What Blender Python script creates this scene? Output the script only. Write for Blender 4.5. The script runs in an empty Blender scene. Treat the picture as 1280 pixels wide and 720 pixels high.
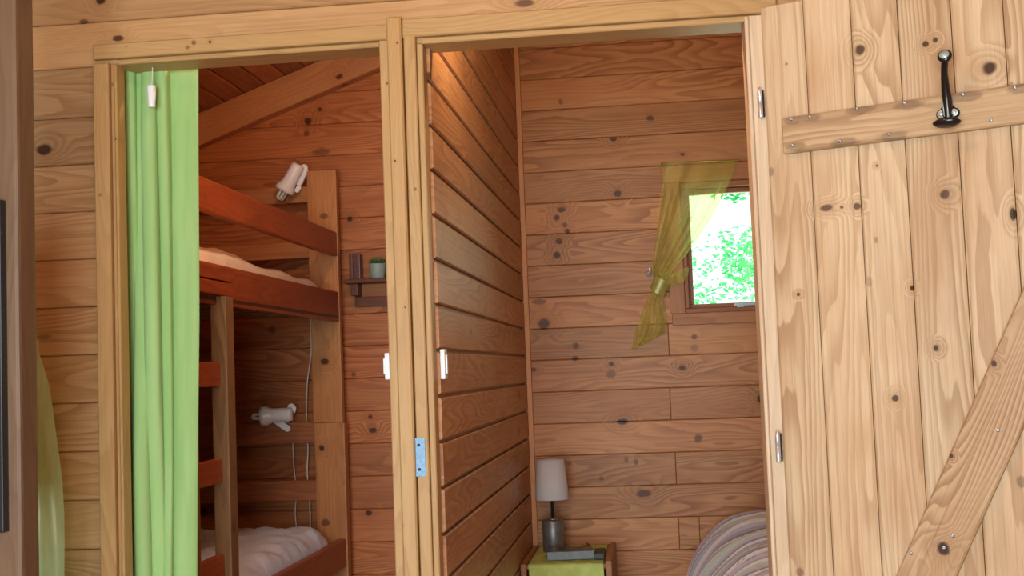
import bpy, bmesh, math, random
from mathutils import Vector, Matrix
import numpy as np
random.seed(7)
SC = bpy.context.scene
COL = SC.collection

# ------------------------------------------------------------------ camera
F, PITCH, YAW, ROLL = 1545.2, .06638, .11224, -.03783      # focal length in pixels of a 1280 frame
CAM = Vector((0, -3.0, 1.17))
cy, sy, cp, sp = math.cos(YAW), math.sin(YAW), math.cos(PITCH), math.sin(PITCH)
FW = Vector((-sy*cp, cy*cp, sp)); r0 = Vector((cy, sy, 0)); u0 = r0.cross(FW)
cr, sr = math.cos(ROLL), math.sin(ROLL)
RT = cr*r0 + sr*u0; UP = -sr*r0 + cr*u0
cd = bpy.data.cameras.new('camera'); cam = bpy.data.objects.new('camera', cd); COL.objects.link(cam)
M = Matrix.Identity(4)
for i in range(3):
    M[i][0] = RT[i]; M[i][1] = UP[i]; M[i][2] = -FW[i]; M[i][3] = CAM[i]
cam.matrix_world = M
cd.sensor_width = 36; cd.lens = F/1280*36; cd.clip_start = .05; cd.clip_end = 200
SC.camera = cam

def ray(x, y): return (x-640)*RT - (y-360)*UP + F*FW
def atY(x, y, v): d = ray(x, y); return CAM + d*((v-CAM.y)/d.y)      # where a sight line meets the plane y=v
def atX(x, y, v): d = ray(x, y); return CAM + d*((v-CAM.x)/d.x)

# ------------------------------------------------------------------ light
W = bpy.data.worlds.new('sky'); SC.world = W; W.use_nodes = True
bg = W.node_tree.nodes['Background']; bg.inputs[0].default_value = (.80, 1.0, .93, 1); bg.inputs[1].default_value = 1.9
def area(name, loc, target, sx, sz, power, color):
    l = bpy.data.lights.new(name, 'AREA'); l.shape = 'RECTANGLE'; l.size = sx; l.size_y = sz; l.energy = power; l.color = color
    o = bpy.data.objects.new(name, l); COL.objects.link(o); o.location = loc
    o.rotation_euler = (Vector(target)-Vector(loc)).to_track_quat('-Z', 'Y').to_euler(); return o
area('daylight_glass_door', (-.55, -4.15, 1.1), (-.1, 0, 1.0), 1.7, 1.85, 170, (.82, .92, 1.0))
area('daylight_room_window', (.47, 2.27, 1.65), (.35, 0, 1.2), .5, .48, 3, (.85, 1.0, .92))
sl = bpy.data.lights.new('sun', 'SUN'); sl.energy = 9; sl.angle = .01; sl.color = (1, .97, .88); so = bpy.data.objects.new('sun', sl); COL.objects.link(so)
so.rotation_euler = Vector((.70, .10, -.75)).to_track_quat('-Z', 'Y').to_euler()
def point(name, loc, power, color, r):
    l = bpy.data.lights.new(name, 'POINT'); l.energy = power; l.color = color; l.shadow_soft_size = r
    o = bpy.data.objects.new(name, l); COL.objects.link(o); o.location = loc; return o
LAMP_MAIN = (-.30, -1.35, 2.50)
LAMP_ROOM = (-.33, .24, 2.34)
FILL_BUNK = (-.90, .34, 2.36)  # unseen bulb added to brighten the bunk room
WARM = (1.0, .66, .34)
point('pendant_light', LAMP_MAIN, 17, WARM, .05)
point('room_bulb_light', LAMP_ROOM, 19, (1, .72, .46), .03)
point('bunk_fill_light', FILL_BUNK, 20, (1, .74, .50), .03)  # warm fill for the added bunk room bulb
vs = SC.view_settings; vs.view_transform = 'Standard'; vs.look = 'None'; vs.exposure = -0.09; vs.gamma = 1; vs.use_curve_mapping = False

# ------------------------------------------------------------------ tagging helpers
def tag(o, label=None, cat=None, group=None, kind=None):
    if label: o['label'] = label
    if cat: o['category'] = cat
    if group: o['group'] = group
    if kind: o['kind'] = kind
    return o
def empty(name, loc=(0, 0, 0), rz=0):
    o = bpy.data.objects.new(name, None); COL.objects.link(o); o.location = loc; o.rotation_euler = (0, 0, rz)
    o.empty_display_size = .05; return o

# ------------------------------------------------------------------ node helpers
class NT:
    def __init__(s, name):
        s.m = bpy.data.materials.new(name); s.m.use_nodes = True; s.t = s.m.node_tree; s.t.nodes.clear()
        s.out = s.t.nodes.new('ShaderNodeOutputMaterial')
    def n(s, typ, **k):
        x = s.t.nodes.new(typ)
        for a, b in k.items(): setattr(x, a, b)
        return x
    def put(s, sock, v):
        if isinstance(v, bpy.types.NodeSocket): s.t.links.new(v, sock)
        elif v is not None:
            try: sock.default_value = v
            except Exception: sock.default_value = tuple(v) + (1,)
    def mth(s, op, a, b=None, c=None, clamp=False):
        x = s.n('ShaderNodeMath', operation=op, use_clamp=clamp); s.put(x.inputs[0], a); s.put(x.inputs[1], b)
        if c is not None: s.put(x.inputs[2], c)
        return x.outputs[0]
    def vec(s, op, a, b=None):
        x = s.n('ShaderNodeVectorMath', operation=op); s.put(x.inputs[0], a)
        if b is not None: s.put(x.inputs[1], b)
        return x.outputs['Value'] if op in ('LENGTH', 'DOT_PRODUCT', 'DISTANCE') else x.outputs[0]
    def noise(s, v, scale=1, detail=2, rough=.5, dist=0):
        x = s.n('ShaderNodeTexNoise'); s.put(x.inputs['Vector'], v); x.inputs['Scale'].default_value = scale
        x.inputs['Detail'].default_value = detail; x.inputs['Roughness'].default_value = rough; x.inputs['Distortion'].default_value = dist
        return x.outputs['Fac']
    def rng(s, v, a, b, c=0., d=1., smooth=True):
        x = s.n('ShaderNodeMapRange'); x.interpolation_type = 'SMOOTHSTEP' if smooth else 'LINEAR'
        s.put(x.inputs[0], v)
        for i, q in enumerate((a, b, c, d)): x.inputs[i+1].default_value = q
        return x.outputs[0]
    def mix(s, f, a, b, mode='MIX'):
        x = s.n('ShaderNodeMix', data_type='RGBA', blend_type=mode)
        s.put(x.inputs[0], f); s.put(x.inputs[6], a); s.put(x.inputs[7], b); return x.outputs[2]
    def ramp(s, f, stops, mode='LINEAR'):
        x = s.n('ShaderNodeValToRGB'); x.color_ramp.interpolation = mode; e = x.color_ramp.elements
        while len(e) < len(stops): e.new(.5)
        for i, (p, c) in enumerate(stops): e[i].position = p; e[i].color = tuple(c)+(1,)
        s.put(x.inputs[0], f); return x.outputs[0]
    def bsdf(s, color, rough=.5, metal=0., bump=None, bs=.3, bd=.002, spec=.5, **k):
        p = s.n('ShaderNodeBsdfPrincipled'); s.put(p.inputs['Base Color'], color); s.put(p.inputs['Roughness'], rough)
        p.inputs['Metallic'].default_value = metal; p.inputs['Specular IOR Level'].default_value = spec
        for a, b in k.items(): s.put(p.inputs[a.replace('_', ' ')], b)
        if bump is not None:
            b = s.n('ShaderNodeBump'); b.inputs['Strength'].default_value = bs; b.inputs['Distance'].default_value = bd
            s.put(b.inputs['Height'], bump); s.t.links.new(b.outputs[0], p.inputs['Normal'])
        s.t.links.new(p.outputs[0], s.out.inputs[0]); return p

def wood(name, light, dark, red, knots=(), plane='xz', rings=1.0, contrast=1.0, rough=.42, density=.35, fade=.35, tonevar=.28, knotcol=(.042, .014, .008), coarse=1.0, spec=.22, stretch=1.05):
    """planed softwood; the grain runs along U (metres), every board has its own offset and tone. knots: (a, b, radius, stretch, depth)"""
    s = NT(name)
    uv = s.n('ShaderNodeUVMap', uv_map='UV').outputs[0]
    att = s.n('ShaderNodeAttribute', attribute_name='tone').outputs['Fac']
    sep = s.n('ShaderNodeSeparateXYZ'); s.put(sep.inputs[0], uv); U, V = sep.outputs[0], sep.outputs[1]
    oc = s.n('ShaderNodeTexCoord').outputs['Object']
    osep = s.n('ShaderNodeSeparateXYZ'); s.put(osep.inputs[0], oc)
    A = osep.outputs['XYZ'.index(plane[0].upper())]; B = osep.outputs['XYZ'.index(plane[1].upper())]
    cb = s.n('ShaderNodeCombineXYZ'); s.put(cb.inputs[0], A); s.put(cb.inputs[1], B); AB = cb.outputs[0]
    # wobble for knot outlines
    kmask = None; kswirl = None
    wob = s.noise(oc, 45, 2)
    for (ka, kb, r, st, dep) in knots:
        d = s.vec('LENGTH', s.vec('MULTIPLY', s.vec('SUBTRACT', AB, (ka, kb, 0)), (1/(.82*r*st), 1/(.82*r), 0)))
        dw = s.mth('ADD', d, s.mth('MULTIPLY', s.mth('SUBTRACT', wob, .5), .7))
        m = s.rng(dw, .65, 1.25, dep, 0)
        sw = s.rng(d, .3, 4.5, 1 if dep > .72 else .06, 0)
        kmask = m if kmask is None else s.mth('MAXIMUM', kmask, m)
        kswirl = sw if kswirl is None else s.mth('MAXIMUM', kswirl, sw)
    # scattered small knots
    vo = s.n('ShaderNodeTexVoronoi', voronoi_dimensions='2D'); s.put(vo.inputs['Vector'], s.vec('MULTIPLY', uv, (.85, 1.25, 1)))
    vo.inputs['Scale'].default_value = 4.2
    cs = s.n('ShaderNodeSeparateColor'); s.put(cs.inputs[0], vo.outputs['Color'])
    pres = s.mth('LESS_THAN', cs.outputs[0], density)
    rad = s.mth('MULTIPLY_ADD', cs.outputs[1], .045, .018)
    dd = s.mth('DIVIDE', vo.outputs['Distance'], rad)
    km2 = s.mth('MULTIPLY', s.rng(s.mth('ADD', dd, s.mth('MULTIPLY', s.mth('SUBTRACT', wob, .5), .8)), .6, 1.3, .85, 0), pres)
    sw2 = s.mth('MULTIPLY', s.rng(dd, .3, 5, 1, 0), pres)
    kmask = km2 if kmask is None else s.mth('MAXIMUM', kmask, km2)
    kswirl = sw2 if kswirl is None else s.mth('MAXIMUM', kswirl, sw2)
    # growth rings
    n1 = s.noise(s.vec('MULTIPLY', uv, (stretch, 8.0, 1)), 1, 1.2, .4)
    n2 = s.noise(s.vec('MULTIPLY', uv, (7, 34, 1)), 1, 2)
    ph = s.mth('ADD', s.mth('MULTIPLY', n1, 20*rings), s.mth('MULTIPLY', V, 26*rings))
    ph = s.mth('ADD', ph, s.mth('MULTIPLY', kswirl, 3.2))
    ph = s.mth('ADD', ph, s.mth('MULTIPLY', n2, .7))
    fr = s.mth('FRACT', ph)
    ringp = s.rng(fr, .15, .92); ringp = s.mth('MULTIPLY', ringp, s.rng(fr, .92, 1.0, 1, 0))
    fib = s.noise(s.vec('MULTIPLY', uv, (9, 420*coarse, 1)), 1, 3, .6)
    fib2 = s.noise(s.vec('MULTIPLY', uv, (1.2, 130, 1)), 1, 4, .65)
    blot = s.noise(s.vec('MULTIPLY', uv, (2.0, 6, 1)), 1, 3, .6)
    col = s.mix(s.rng(blot, .35, .7, 0, .8), light, red)
    rf = s.mth('MULTIPLY', s.mth('MULTIPLY', ringp, .75*contrast), s.rng(s.noise(s.vec('MULTIPLY', uv, (1.1, 4, 1)), 1, 2), .35, .65, .3, 1))
    col = s.mix(rf, col, dark)
    col = s.mix(s.mth('MULTIPLY', s.rng(fib2, .48, .72), .5*contrast), col, dark)
    col = s.mix(s.mth('MULTIPLY', kswirl, .35), col, dark)
    col = s.mix(kmask, col, knotcol)
    val = s.mth('MULTIPLY_ADD', att, tonevar, 1-tonevar/2)
    val = s.mth('MULTIPLY', val, s.rng(fib, .2, .8, .9, 1.1, False))
    vv = s.n('ShaderNodeCombineXYZ')
    for i in range(3): s.put(vv.inputs[i], val)
    col = s.mix(1.0, col, vv.outputs[0], 'MULTIPLY')
    bump = s.mth('ADD', s.mth('MULTIPLY', rf, -.5), s.mth('MULTIPLY', fib, .5))
    rg = s.mth('MULTIPLY_ADD', fib2, .16, rough-.08)
    s.bsdf(col, rg, bump=bump, bs=.22, bd=.0012, spec=spec)
    return s.m

def plain(name, color, rough=.5, metal=0., nz=0., nscale=60, spec=.5, **k):
    s = NT(name); oc = s.n('ShaderNodeTexCoord').outputs['Object']; n = s.noise(oc, nscale, 3)
    col = s.mix(s.rng(n, .3, .7, 0, 1), tuple(c*(1-nz) for c in color), tuple(min(1, c*(1+nz)) for c in color))
    s.bsdf(col, rough, metal, bump=n, bs=.08, bd=.001, spec=spec, **k); return s.m

# ------------------------------------------------------------------ mesh builder
class MB:
    def __init__(s): s.v = []; s.f = []; s.uv = []; s.t = []; s.sm = []
    def face(s, pts, uvs, tone, smooth=False):
        b = len(s.v); s.v += [tuple(p) for p in pts]; s.f.append(tuple(range(b, b+len(pts)))); s.uv += [tuple(q) for q in uvs]
        s.t += [tone]*len(pts); s.sm.append(smooth)
    def board(s, O, U, V, N, u0, u1, v0, v1, t, ch=.003, tone=None, grain='u', chu=None, n0=0.):
        """a planed board: runs u0..u1 along U, v0..v1 along V, front at n0+t along N, chamfered front edges"""
        O, U, V, N = map(Vector, (O, U, V, N)); chu = min(ch, .001) if chu is None else chu
        tone = random.random() if tone is None else tone
        ou, ov = random.random()*40, random.random()*40
        def P(u, v, n): return O + U*u + V*v + N*n
        def T(u, v): return (u+ou, v+ov) if grain == 'u' else (v+ou, u+ov)
        a = [(u0+chu, v0+ch), (u1-chu, v0+ch), (u1-chu, v1-ch), (u0+chu, v1-ch)]
        b = [(u0, v0), (u1, v0), (u1, v1), (u0, v1)]
        s.face([P(*q, n0+t) for q in a], [T(*q) for q in a], tone)
        for i in range(4):
            j = (i+1) % 4
            s.face([P(*b[i], n0+t-ch), P(*b[j], n0+t-ch), P(*a[j], n0+t), P(*a[i], n0+t)], [T(*b[i]), T(*b[j]), T(*a[j]), T(*a[i])], tone)
            e = (b[i], b[j])
            if i in (0, 2): tu = [T(e[0][0], e[0][1]+t), T(e[1][0], e[1][1]+t), T(*e[1]), T(*e[0])]
            else: tu = [T(e[0][0]+t, e[0][1]), T(e[1][0]+t, e[1][1]), T(*e[1]), T(*e[0])]
            s.face([P(*b[i], n0), P(*b[j], n0), P(*b[j], n0+t-ch), P(*b[i], n0+t-ch)], tu, tone)
        s.face([P(*q, n0) for q in reversed(b)], [T(*q) for q in reversed(b)], tone)
    def box(s, x0, x1, y0, y1, z0, z1, grain='x', ch=.003, tone=None):
        """upright box; the front (chamfered) face looks towards -y"""
        tone = random.random() if tone is None else tone
        bm = bmesh.new(); bmesh.ops.create_cube(bm, size=1)
        for v in bm.verts: v.co = Vector(((x0+x1)/2+v.co.x*(x1-x0), (y0+y1)/2+v.co.y*(y1-y0), (z0+z1)/2+v.co.z*(z1-z0)))
        if ch: bmesh.ops.bevel(bm, geom=bm.edges[:]+bm.verts[:], offset=ch, segments=2, affect='EDGES', profile=.7)
        s.addbm(bm, grain, tone)
    def addbm(s, bm, grain='x', tone=None, smooth=False, mat=None):
        tone = random.random() if tone is None else tone
        gi = 'xyz'.index(grain); oth = [i for i in range(3) if i != gi]
        ou, ov = random.random()*40, random.random()*40
        bm.normal_update()
        for f in bm.faces:
            n = f.normal; a = [abs(n[i]) for i in range(3)]
            if a[gi] > .8: ua, va = oth[0], oth[1]
            else: ua, va = gi, (oth[0] if a[oth[1]] >= a[oth[0]] else oth[1])
            pts = [v.co.copy() for v in f.verts]
            uvs = [(p[ua]+ou, p[va]+ov+.37*p[oth[0] if va == oth[1] else oth[1]]) for p in pts]
            if mat is not None: pts = [mat @ p for p in pts]
            s.face(pts, uvs, tone, smooth)
        bm.free()
    def build(s, name, mat, parent=None, loc=None, merge=False):
        me = bpy.data.meshes.new(name); me.from_pydata(s.v, [], s.f)
        uvl = me.uv_layers.new(name='UV'); uvl.data.foreach_set('uv', [c for q in s.uv for c in q])
        at = me.attributes.new('tone', 'FLOAT', 'CORNER'); at.data.foreach_set('value', s.t)
        me.polygons.foreach_set('use_smooth', s.sm)
        if merge:
            bm = bmesh.new(); bm.from_mesh(me); bmesh.ops.remove_doubles(bm, verts=bm.verts, dist=1e-5); bm.to_mesh(me); bm.free()
        me.materials.append(mat); o = bpy.data.objects.new(name, me); COL.objects.link(o)
        if parent is not None: o.parent = parent
        if loc is not None:
            L = Vector(loc)
            for v in me.vertices: v.co -= L
            o.location = L
        return o

def boxobj(name, x0, x1, y0, y1, z0, z1, mat, parent=None, grain='x', ch=.003, tone=None):
    m = MB(); m.box(x0, x1, y0, y1, z0, z1, grain, ch, tone); return m.build(name, mat, parent, merge=True)

def mesh_obj(name, verts, faces, mat, parent=None, smooth=True, solid=0., sub=0):
    me = bpy.data.meshes.new(name); me.from_pydata([tuple(v) for v in verts], [], faces); me.materials.append(mat)
    me.polygons.foreach_set('use_smooth', [smooth]*len(faces))
    o = bpy.data.objects.new(name, me); COL.objects.link(o)
    if parent is not None: o.parent = parent
    if solid: md = o.modifiers.new('solid', 'SOLIDIFY'); md.thickness = solid; md.offset = 0
    if sub: md = o.modifiers.new('sub', 'SUBSURF'); md.levels = sub; md.render_levels = sub
    return o

def lathe(name, prof, mat, parent=None, seg=40, mtx=None, smooth=True, close=True):
    """prof: (radius, height) pairs turned about the axis"""
    v = []; f = []; n = len(prof)
    for r, z in prof:
        for k in range(seg):
            a = 2*math.pi*k/seg; v.append(Vector((r*math.cos(a), r*math.sin(a), z)))
    for i in range(n-1):
        for k in range(seg):
            k2 = (k+1) % seg; f.append((i*seg+k, i*seg+k2, (i+1)*seg+k2, (i+1)*seg+k))
    if close:
        f.append(tuple(reversed(range(seg)))); f.append(tuple(range((n-1)*seg, n*seg)))
    if mtx is not None: v = [mtx @ p for p in v]
    o = mesh_obj(name, v, f, mat, parent, smooth)
    me = o.data
    for p in me.polygons[-2:] if close else []: p.use_smooth = False
    return o

def tube(name, pts, r, mat, parent=None, seg=10, radii=None):
    pts = [Vector(p) for p in pts]; v = []; f = []; up = Vector((.13, .97, .2)).normalized()
    for i, p in enumerate(pts):
        t = (pts[min(i+1, len(pts)-1)]-pts[max(i-1, 0)]).normalized()
        a = t.cross(up).normalized(); b = t.cross(a); rr = radii[i] if radii else r
        for k in range(seg):
            q = 2*math.pi*k/seg; v.append(p + a*math.cos(q)*rr + b*math.sin(q)*rr)
    for i in range(len(pts)-1):
        for k in range(seg):
            k2 = (k+1) % seg; f.append((i*seg+k, i*seg+k2, (i+1)*seg+k2, (i+1)*seg+k))
    f.append(tuple(range(seg))); f.append(tuple(reversed(range((len(pts)-1)*seg, len(pts)*seg))))
    return mesh_obj(name, v, f, mat, parent)
def smoothpath(pts, n=8):
    pts = [Vector(p) for p in pts]; out = []
    for i in range(len(pts)-1):
        p0, p1, p2, p3 = pts[max(i-1, 0)], pts[i], pts[i+1], pts[min(i+2, len(pts)-1)]
        for k in range(n):
            t = k/n; out.append(.5*((2*p1)+(p2-p0)*t+(2*p0-5*p1+4*p2-p3)*t*t+(3*p1-p0-3*p2+p3)*t**3))
    out.append(pts[-1]); return out
def interp(x, xs, ys): return float(np.interp(x, xs, ys))

# ------------------------------------------------------------------ place numbers (metres)
YB = 2.12                      # face of the far wall
XL, XR = -2.25, 1.80           # side walls
YR = -4.30                     # wall behind the camera
XS = -.53                      # room-side face of the middle wall
XS2 = -.652                    # bunk-side face of the middle wall
RX, RZ, RS = -.26, 2.91, .36   # ridge x, ridge height, roof slope
def roof(x): return RZ - RS*abs(x-RX)
DTH = math.radians(25); HX, HY = .285, -.03                # door hinge line and opening angle
def door_pt(px, py):
    d = Vector((math.cos(DTH), -math.sin(DTH), 0)); n = Vector((math.sin(DTH), math.cos(DTH), 0)); h = Vector((HX, HY, 0))
    r = ray(px, py); p = CAM + r*(((h-CAM).dot(n))/(r.dot(n))); return (p-h).dot(d), p.z

# ------------------------------------------------------------------ materials
def kY(lst, y): return [(atY(a, b, y).x, atY(a, b, y).z, r/1545*(y+3.0), st, dp) for a, b, r, st, dp in lst]
back_knots = kY([(701, 127, 5, .7, .5), (813, 148, 4, 1.5, .7), (702, 262, 4.5, 1.4, .85), (696, 272, 5, 1, .85), (706, 281, 4, 1, .7), (709, 289, 4, .9, .9),
    (699, 302, 4.5, 1.2, .85), (696, 319, 5.5, 1, .9), (772, 242, 6, 1, .85), (680, 405, 9, 1, .85), (674, 377, 5, 2.2, .6), (720, 432, 5, 1, .7), (719, 448, 4, 1.3, .7),
    (764, 455, 4, 1, .9), (764, 468, 6, 1.2, .5), (667, 462, 3, 1.4, .8), (868, 421, 4, 1.2, .7), (853, 460, 4, 1.4, .9), (868, 435, 6, .9, .35), (951, 498, 7, .9, .95),
    (873, 548, 6, 1.1, .7), (778, 527, 5, 1.6, .9), (805, 617, 6, 1.8, .8), (795, 577, 5, .8, .6), (783, 574, 5, .6, .5), (752, 598, 4, .9, .5), (712, 579, 4, 1, .5)], YB)
back_knots2 = kY([(385, 151, 6, 1, .9), (400, 137, 3.5, 1.2, .8), (383, 167, 5, .9, .6), (402, 190, 7, 2, .5), (437, 274, 4.5, 1, .9), (461, 641, 4.5, 1.2, .9),
    (463, 521, 3.5, 1, .8), (466, 538, 4, 1.6, .9), (442, 468, 4, 1, .6), (340, 412, 6, 1, .6), (255, 640, 7, 1, .6)], YB)
wl_back = wood('far_wall_pine', (.53, .255, .100), (.28, .105, .036), (.46, .19, .068), back_knots, 'xz', .8, 1.1, density=.03, tonevar=.3)
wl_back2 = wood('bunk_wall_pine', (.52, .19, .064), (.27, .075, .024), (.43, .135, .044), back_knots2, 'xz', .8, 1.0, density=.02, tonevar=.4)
wl_side = wood('middle_wall_pine', (.58, .315, .140), (.33, .135, .052), (.50, .215, .088), [], 'yz', .9, 1.0, rough=.40, density=.12, tonevar=.2)
front_knots = kY([(55, 187, 9, 1.45, .95), (147, 48, 5, 1.9, .9), (126, 1, 6, 1.3, .95), (105, 27, 4, 2, .7), (655, 4, 6, 2.6, .8), (55, 421, 4, 3.0, .45)], 0)
wl_front = wood('partition_pine', (.45, .275, .130), (.27, .14, .055), (.42, .235, .10), front_knots, 'xz', .95, 1.0, density=.0, tonevar=.5)
head_knots = kY([(246, 56, 4, 1, .6), (266, 55, 2.5, 1, .8), (238, 62, 3, 1.2, .5), (162, 61, 1.2, 1, .9), (500, 58, 1.6, 1, .9), (497, 204, 1.9, 1, .9), (510, 385, 1.5, 1, .9), (486, 106, 2.6, .9, .7), (521, 238, 3, .8, .6), (147, 175, 1.6, 1, .9), (143, 107, 3, .7, .5), (131, 245, 3, 1.2, .4), (505, 655, 1.5, 1, .8)], 0)
wl_trim = wood('casing_pine', (.50, .32, .135), (.38, .21, .08), (.48, .29, .115), head_knots, 'xz', 1.0, .75, density=.0, tonevar=.15)
dk = []
for a, b, r, st, dp in [(1075, 62, 8, 1, .85), (1237, 85, 9.5, 1, .95), (1157, 55, 4.5, 1.1, .9), (1169, 50, 3.5, 1, .9), (1033, 260, 5, 2.0, .8), (1071, 258, 5, 1.0, .8), (1052, 259, 2.5, 1, .8),
        (1181, 243, 7, 1, .8), (1266, 268, 9, .5, .95), (1140, 360, 4, .8, .9), (998, 368, 2.6, 1, .9), (1170, 435, 5, .9, .9), (1086, 352, 8, .8, .25), (1119, 498, 5, 1, .85),
        (1096, 207, 2, 1, .8), (964, 215, 7, .7, .4), (1095, 300, 5, .5, .4), (1278, 603, 8, .9, .5), (1263, 452, 2, 1, .8), (983, 80, 2.5, 1, .5), (1000, 715, 7, 1, .5)]:
    d, z = door_pt(a, b); dk.append((d, z, r/1545*2.85, st, dp))
wl_door = wood('door_pine', (.67, .51, .32), (.36, .21, .10), (.52, .32, .165), dk, 'xz', .85, 1.0, stretch=.62, density=.0, tonevar=.3, rough=.45)
dkl = []
for a, b, r, st, dp in [(x_, y_, 7.5, s_, .42) for x_, y_, s_ in ((996, 152, 2.4), (1017, 149, 2.2), (999, 185, 2.2), (1058, 180, 3), (1080, 139, 3), (1139, 133, 3), (1120, 172, 3.4), (1211, 123, 3), (1278, 113, 2.6))]:
    d, z = door_pt(a, b); dkl.append((d, z, r/1545*2.8, st, dp))
wl_jamb = wood('pale_jamb_pine', (.74, .58, .40), (.48, .32, .18), (.68, .50, .32), [], 'xz', .7, .6, density=0, tonevar=.1, stretch=.5)
wl_ledge = wood('ledge_pine', (.58, .41, .235), (.33, .19, .095), (.47, .30, .155), dkl, 'xz', .9, .9, density=.02, tonevar=.1)
bk = []
for a, b, r, st, dp in [(1182, 684, 9.5, 1, .95), (1245, 454, 5, .8, .9), (1192, 569, 3.5, .9, .9)]:
    d, z = door_pt(a, b); bk.append((d, z, r/1545*2.8, st, dp))
wl_brace = wood('brace_pine', (.56, .385, .215), (.30, .155, .07), (.45, .275, .135), bk, 'xz', 1.5, 1.1, density=.0, tonevar=.1)
wl_red = wood('red_stained_pine', (.40, .095, .028), (.20, .038, .012), (.33, .068, .020), kY([(306, 254, 5, .9, .95), (363, 284, 4, .8, .95), (308, 368, 5, .9, .95), (320, 381, 3, 1, .9), (361, 271, 2, 1, .8)], .9), 'xz', .7, .8, rough=.33, density=.15, tonevar=.2)
wl_post = wood('bunk_post_pine', (.58, .26, .09), (.34, .12, .040), (.46, .18, .060), kY([(406, 452, 5, 1.5, .9), (402, 560, 5, .8, .95), (405, 270, 5, 1.4, .6), (407, 653, 6, 1.2, .7)], 1.98), 'xz', .9, .8, density=.02, tonevar=.15)
wl_slat = wood('headboard_pine', (.46, .21, .082), (.26, .10, .038), (.38, .15, .055), [], 'xz', .8, .8, density=.12, tonevar=.3)
wl_ladder = wood('ladder_pine', (.31, .18, .08), (.16, .08, .035), (.25, .13, .055), [], 'xz', .8, .9, density=.1, tonevar=.2)
wl_roof = wood('roof_pine', (.50, .20, .085), (.28, .09, .036), (.40, .14, .055), [], 'xy', .8, .8, density=.15, tonevar=.45)
wl_raft = wood('rafter_pine', (.64, .30, .125), (.42, .17, .065), (.56, .24, .095), [], 'xz', .8, .6, density=.08, tonevar=.1)
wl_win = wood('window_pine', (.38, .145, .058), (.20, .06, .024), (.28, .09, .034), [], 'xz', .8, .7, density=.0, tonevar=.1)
wl_stand = wood('nightstand_pine', (.42, .19, .08), (.24, .09, .036), (.34, .14, .056), [], 'xz', .8, .8, density=.05, tonevar=.2)
wl_floor = wood('floor_pine', (.40, .22, .11), (.24, .11, .05), (.34, .17, .08), [], 'xy', .8, .8, density=.1, tonevar=.3)
wl_post_dark = wood('brown_post', (.20, .125, .075), (.12, .07, .042), (.17, .10, .06), [], 'xz', .8, .6, rough=.38, density=.0, tonevar=.1)
m_white = plain('white_enamel', (.92, .92, .90), .28, nz=.02)
m_switch = plain('white_plastic', (.82, .86, .86), .3, nz=.01)
m_cord = plain('white_cable', (.72, .70, .64), .5)
m_bulb = plain('frosted_tube_glass', (.72, .80, .74), .2)
m_black = plain('black_enamel', (.012, .010, .010), .16, nz=.1)
m_steel = plain('bright_steel', (.70, .72, .74), .30, metal=.65)
m_screw = plain('dull_steel', (.42, .42, .43), .35, metal=1.0)
m_silver = plain('polished_hook_tip', (.42, .52, .47), .35, metal=.3)
m_zinc = plain('blue_tinted_zinc', (.15, .28, .42), .42, metal=.2, nz=.15, nscale=120)
m_dark = plain('dark_stained_board', (.012, .012, .014), .35)

# ------------------------------------------------------------------ structure
X_, Y_, Z_ = Vector((1, 0, 0)), Vector((0, 1, 0)), Vector((0, 0, 1))
m = MB()
for k in range(int((XR-XL+.1)/.12)+1):
    m.board((XL-.05, YR-.05, -.02), Y_, X_, Z_, 0, YB-YR+.1, k*.12, k*.12+.119, .02, .002)
tag(m.build('floor', wl_floor), kind='structure')

def plank_wall(m, O, U, N, u0, u1, zs, t, ch, holes=(), joints=(), clip=None):
    """horizontal planks between successive heights zs; holes are (u0,u1,z0,z1)"""
    for k in range(len(zs)-1):
        a, b = zs[k], zs[k+1]; segs = [(u0, u1, a, b)]
        if clip:
            c = clip(b - .05)
            if c is None: continue
            segs = [(max(u0, c[0]), min(u1, c[1]), a, b)]
        for h in holes:
            new = []
            for s0, s1, z0, z1 in segs:
                if h[3] <= z0+1e-4 or h[2] >= z1-1e-4 or h[1] <= s0 or h[0] >= s1: new.append((s0, s1, z0, z1)); continue
                if h[0] > s0: new.append((s0, h[0], z0, z1))
                if h[1] < s1: new.append((h[1], s1, z0, z1))
                if h[2] > z0+.004: new.append((max(s0, h[0]), min(s1, h[1]), z0, h[2]))
                if h[3] < z1-.004: new.append((max(s0, h[0]), min(s1, h[1]), h[3], z1))
            segs = new
        for s0, s1, z0, z1 in segs:
            cuts = [s0]+[j for j, jz in joints if s0 < j < s1 and z0 < jz < z1]+[s1]
            for c0, c1 in zip(cuts[:-1], cuts[1:]):
                m.board(O, U, Z_, N, c0+.0006, c1-.0006, z0+.0006, z1-.0006, t, ch, chu=.0016)
def clipx(z):
    if z <= roof(XL): return (XL, XR)
    if z >= RZ-.02: return None
    h = (RZ-z)/RS; return (RX-h, RX+h)
zb = [2.386+.1312*i for i in range(4, -19, -1)]; zb = sorted([z for z in zb if z > .01]+[0])
WIN = (.135, .705, 1.375, 1.915)
jn = [(atY(*q, YB).x, atY(*q, YB).z) for q in ((838, 506), (836, 430), (845, 590), (849, 670), (875, 672), (700, 75), (900, 150), (930, 215))][:5]
m = MB(); plank_wall(m, (0, YB+.03, 0), X_, -Y_, XS2-.01, XR, zb, .03, .0028, [WIN], jn, clipx)
m.board((0, YB+.10, 0), X_, Z_, -Y_, XS2-.01, WIN[0], 0, 2.0, .05, .001); m.board((0, YB+.10, 0), X_, Z_, -Y_, WIN[1], XR, 0, 2.0, .05, .001)
m.board((0, YB+.10, 0), X_, Z_, -Y_, XS2-.01, XR, 0, WIN[2], .04, .001); m.board((0, YB+.10, 0), X_, Z_, -Y_, XS2-.01, XR, WIN[3], 2.2, .04, .001)
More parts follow.
